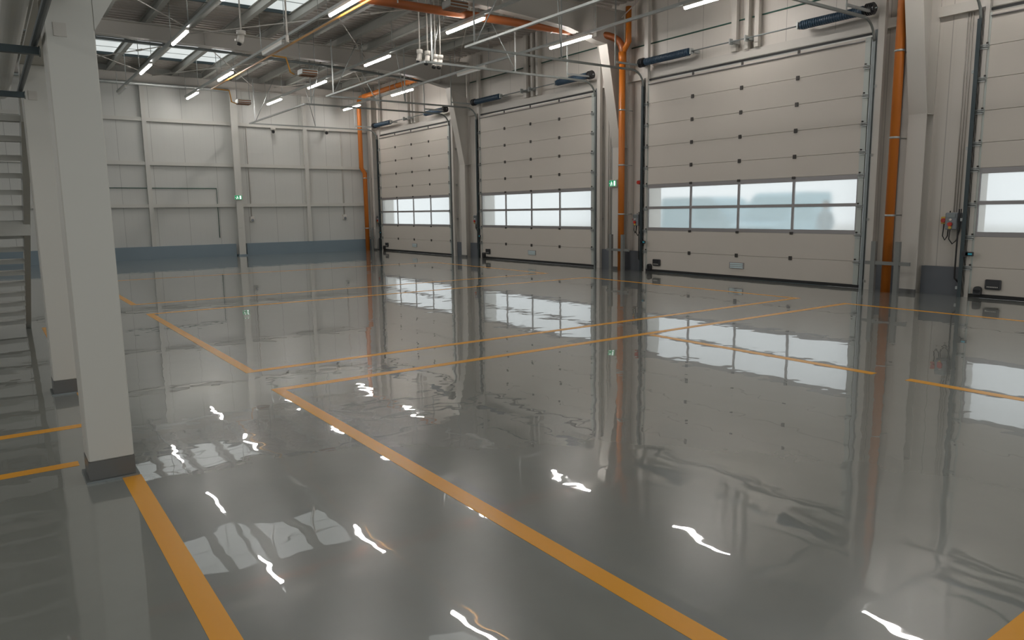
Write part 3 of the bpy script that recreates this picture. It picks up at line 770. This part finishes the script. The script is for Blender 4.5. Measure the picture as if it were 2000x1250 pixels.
# ------------------------------------------------------------------ floor markings
LH = .0012; HW = .05
def lines(segs, label):
    m = MB()
    for k, (x0, x1, ya, yb) in enumerate(segs): m.box(x0, x1, ya, yb, .0002, LH + .0001 * k)
    tag(m.build('floor_line', 'line'), label, 'floor marking', 'painted floor lines')
def rect(x0, x1, ya, yb, label, skip=''):
    s = []
    if 'l' not in skip: s.append((x0 - HW, x0 + HW, ya - HW, yb + HW))
    if 'r' not in skip: s.append((x1 - HW, x1 + HW, ya - HW, yb + HW))
    if 'n' not in skip: s.append((x0 + HW, x1 - HW, ya - HW, ya + HW))
    if 'f' not in skip: s.append((x0 + HW, x1 - HW, yb - HW, yb + HW))
    lines(s, label)
rect(1.96, 10.96, .93, 6.29, 'orange outline of the parking bay closest to the viewpoint')
rect(1.98, 11.02, 7.20, 12.53, 'orange outline of the parking bay facing the wide middle door')
rect(1.98, 11.05, 14.05, 19.6, 'faint orange outline of the parking bay facing the second door')
lines([(6.45, 6.55, 3.42, 6.2), (6.45, 6.55, 1.2, 3.12)], 'broken orange centre line inside the closest bay')
lines([(.52, .62, -2, 4.69), (.52, .62, 4.97, 7.29), (.52, .62, 7.57, 12.0)], 'orange line running along the square columns')
lines([(-4, .45, 6.05, 6.15)], 'orange cross line between the two square columns')
lines([(-4, .34, 5.10, 5.20)], 'orange cross line ending at the near square column')

# ------------------------------------------------------------------ outside the wide door: two vans and a person, seen through frosted panes
def van(x, y, rot, label, L=4.6, H=1.95, Wd=1.9):
    r = thing('van', label, 'van', (x, y, -.03), 'parked vans')
    r.rotation_euler = (0, 0, rot)
    def bl(mb, name, m):
        me_off = parent_loc(r)
        mb.v = [(a + me_off[0], b + me_off[1], c + me_off[2]) for a, b, c in mb.v]
        return mb.build(name, m, r)
    h = Wd / 2
    prof = [(-L / 2, .35), (-L / 2, .95), (-L / 2 + .7, 1.1), (-L / 2 + 1.35, H - .12), (-L / 2 + 1.6, H), (L / 2 - .1, H), (L / 2, H - .15), (L / 2, .35)]
    bl(MB().prism(prof, 1, -h, h), 'body', 'van')
    bl(MB().prism([(-L / 2 + .74, 1.13), (-L / 2 + 1.33, H - .15), (-L / 2 + 1.31, H - .13), (-L / 2 + .72, 1.15)], 1, -h + .12, h - .12), 'windscreen', 'glass_dark')
    for sy in (-1, 1):
        bl(MB().box(-L / 2 + 1.2, -L / 2 + 2.2, sy * h, sy * (h + .006), 1.12, H - .3), 'side_window', 'glass_dark')
        for px in (-L / 2 + .85, L / 2 - .9):
            bl(MB().tube([(px, sy * (h - .2), .33), (px, sy * (h + .01), .33)], .33, 18), 'wheel', 'tyre')
    return r
van(21.4, 14.75, .0, 'blurred pale blue vehicle beyond the wide door panes, taller one beside the person', 3.2, 2.03, 1.75)
van(22.0, 17.75, math.pi / 2 + .05, 'blurred pale blue vehicle beyond the wide door panes, lower one farther from the person', 3.8, 1.95, 1.9)

# person standing outside, vague through the panes
pr = thing('person', 'person standing outside behind the frosted panes of the wide door', 'person', (19.6, 12.0, -.03))
me = bpy.data.meshes.new('body')
J = [(0, 0, .92), (0, 0, 1.12), (0, 0, 1.33), (0, 0, 1.45), (0, 0, 1.55),
     (0, .17, 1.34), (.02, .24, 1.1), (-.08, .22, .88), (0, -.17, 1.34), (.02, -.24, 1.1), (-.08, -.22, .88),
     (0, .09, .86), (.0, .1, .46), (.03, .1, .08), (-.12, .1, .03), (0, -.09, .86), (.0, -.1, .46), (.03, -.1, .08), (-.12, -.1, .03)]
Ed = [(0, 1), (1, 2), (2, 3), (3, 4), (2, 5), (5, 6), (6, 7), (2, 8), (8, 9), (9, 10), (0, 11), (11, 12), (12, 13), (13, 14), (0, 15), (15, 16), (16, 17), (17, 18)]
Ra = [.14, .13, .13, .055, .05, .06, .045, .035, .06, .045, .035, .09, .065, .045, .035, .09, .065, .045, .035]
me.from_pydata(J, Ed, []); bo = bpy.data.objects.new('body', me); COL.objects.link(bo); bo.parent = pr
sk = bo.modifiers.new('s', 'SKIN')
for v, ra in zip(me.skin_vertices[0].data, Ra): v.radius = (ra, ra)
me.skin_vertices[0].data[0].use_root = True
bo.modifiers.new('u', 'SUBSURF').levels = 1; bo.modifiers['u'].render_levels = 1
me.materials.append(M['cloth'])
def pp(mb, name, m):
    mb.v = [(a + 19.6, b + 12.0, c - .03) for a, b, c in mb.v]; return mb.build(name, m, pr)
h = MB().sphere((0, 0, 1.60), .1, 16, 12, sq=(1.0, .8, 1.2)); h.sphere((-.1, 0, 1.585), .018, 8, 6)
h.sphere((0, .082, 1.59), .022, 8, 6, sq=(1, .5, 1.3)).sphere((0, -.082, 1.59), .022, 8, 6, sq=(1, .5, 1.3))
pp(h, 'head', 'skin')
pp(MB().sphere((.012, 0, 1.64), .1, 16, 8, zmin=-.1, sq=(1.02, .86, .95)), 'hair', 'hair')
for sy in (1, -1):
    k = MB().sphere((-.1, sy * .22, .83), .04, 10, 8, sq=(.6, .9, 1.1))
    for f in range(4): k.tube([(-.1 - .018 + f * .014, sy * .222, .81), (-.1 - .02 + f * .015, sy * .225, .75), (-.105 - .02 + f * .015, sy * .215, .72 + .008 * (f % 2))], .0085, 6)
    k.tube([(-.125, sy * .22, .84), (-.145, sy * .215, .79)], .01, 6)
    pp(k, 'hand', 'skin')

# ------------------------------------------------------------------ daylight, camera, colour
wd = bpy.data.worlds.new('overcast'); scene.world = wd; wd.use_nodes = True
bg = wd.node_tree.nodes['Background']
bg.inputs[0].default_value = (.97, 1.0, 1.0, 1); bg.inputs[1].default_value = .58

cam = bpy.data.cameras.new('camera'); co = bpy.data.objects.new('camera', cam); COL.objects.link(co)
cam.sensor_width = 36.0; cam.lens = 1431.55 / 2000 * 36; cam.clip_start = .05; cam.clip_end = 300
yaw, pitch, roll, H = .6191, -.1479, -.0136, 1.5197
cy, sy, cp, sp_ = math.cos(yaw), math.sin(yaw), math.cos(pitch), math.sin(pitch)
fwd = Vector((sy * cp, cy * cp, sp_)); right = Vector((cy, -sy, 0)); up = right.cross(fwd)
R2 = right * math.cos(roll) + up * math.sin(roll); U2 = up * math.cos(roll) - right * math.sin(roll)
co.matrix_world = Matrix(((R2.x, U2.x, -fwd.x, 0), (R2.y, U2.y, -fwd.y, 0), (R2.z, U2.z, -fwd.z, H), (0, 0, 0, 1)))
scene.camera = co
scene.view_settings.view_transform = 'Standard'; scene.view_settings.look = 'None'
scene.view_settings.gamma = 1; scene.view_settings.use_curve_mapping = False
scene.view_settings.exposure = 1.0
scene.cycles.use_denoising = True
scene.cycles.max_bounces = 10; scene.cycles.diffuse_bounces = 5; scene.cycles.glossy_bounces = 5
scene.cycles.transmission_bounces = 8; scene.cycles.caustics_refractive = True; scene.cycles.caustics_reflective = False
scene.cycles.sample_clamp_indirect = 4.0
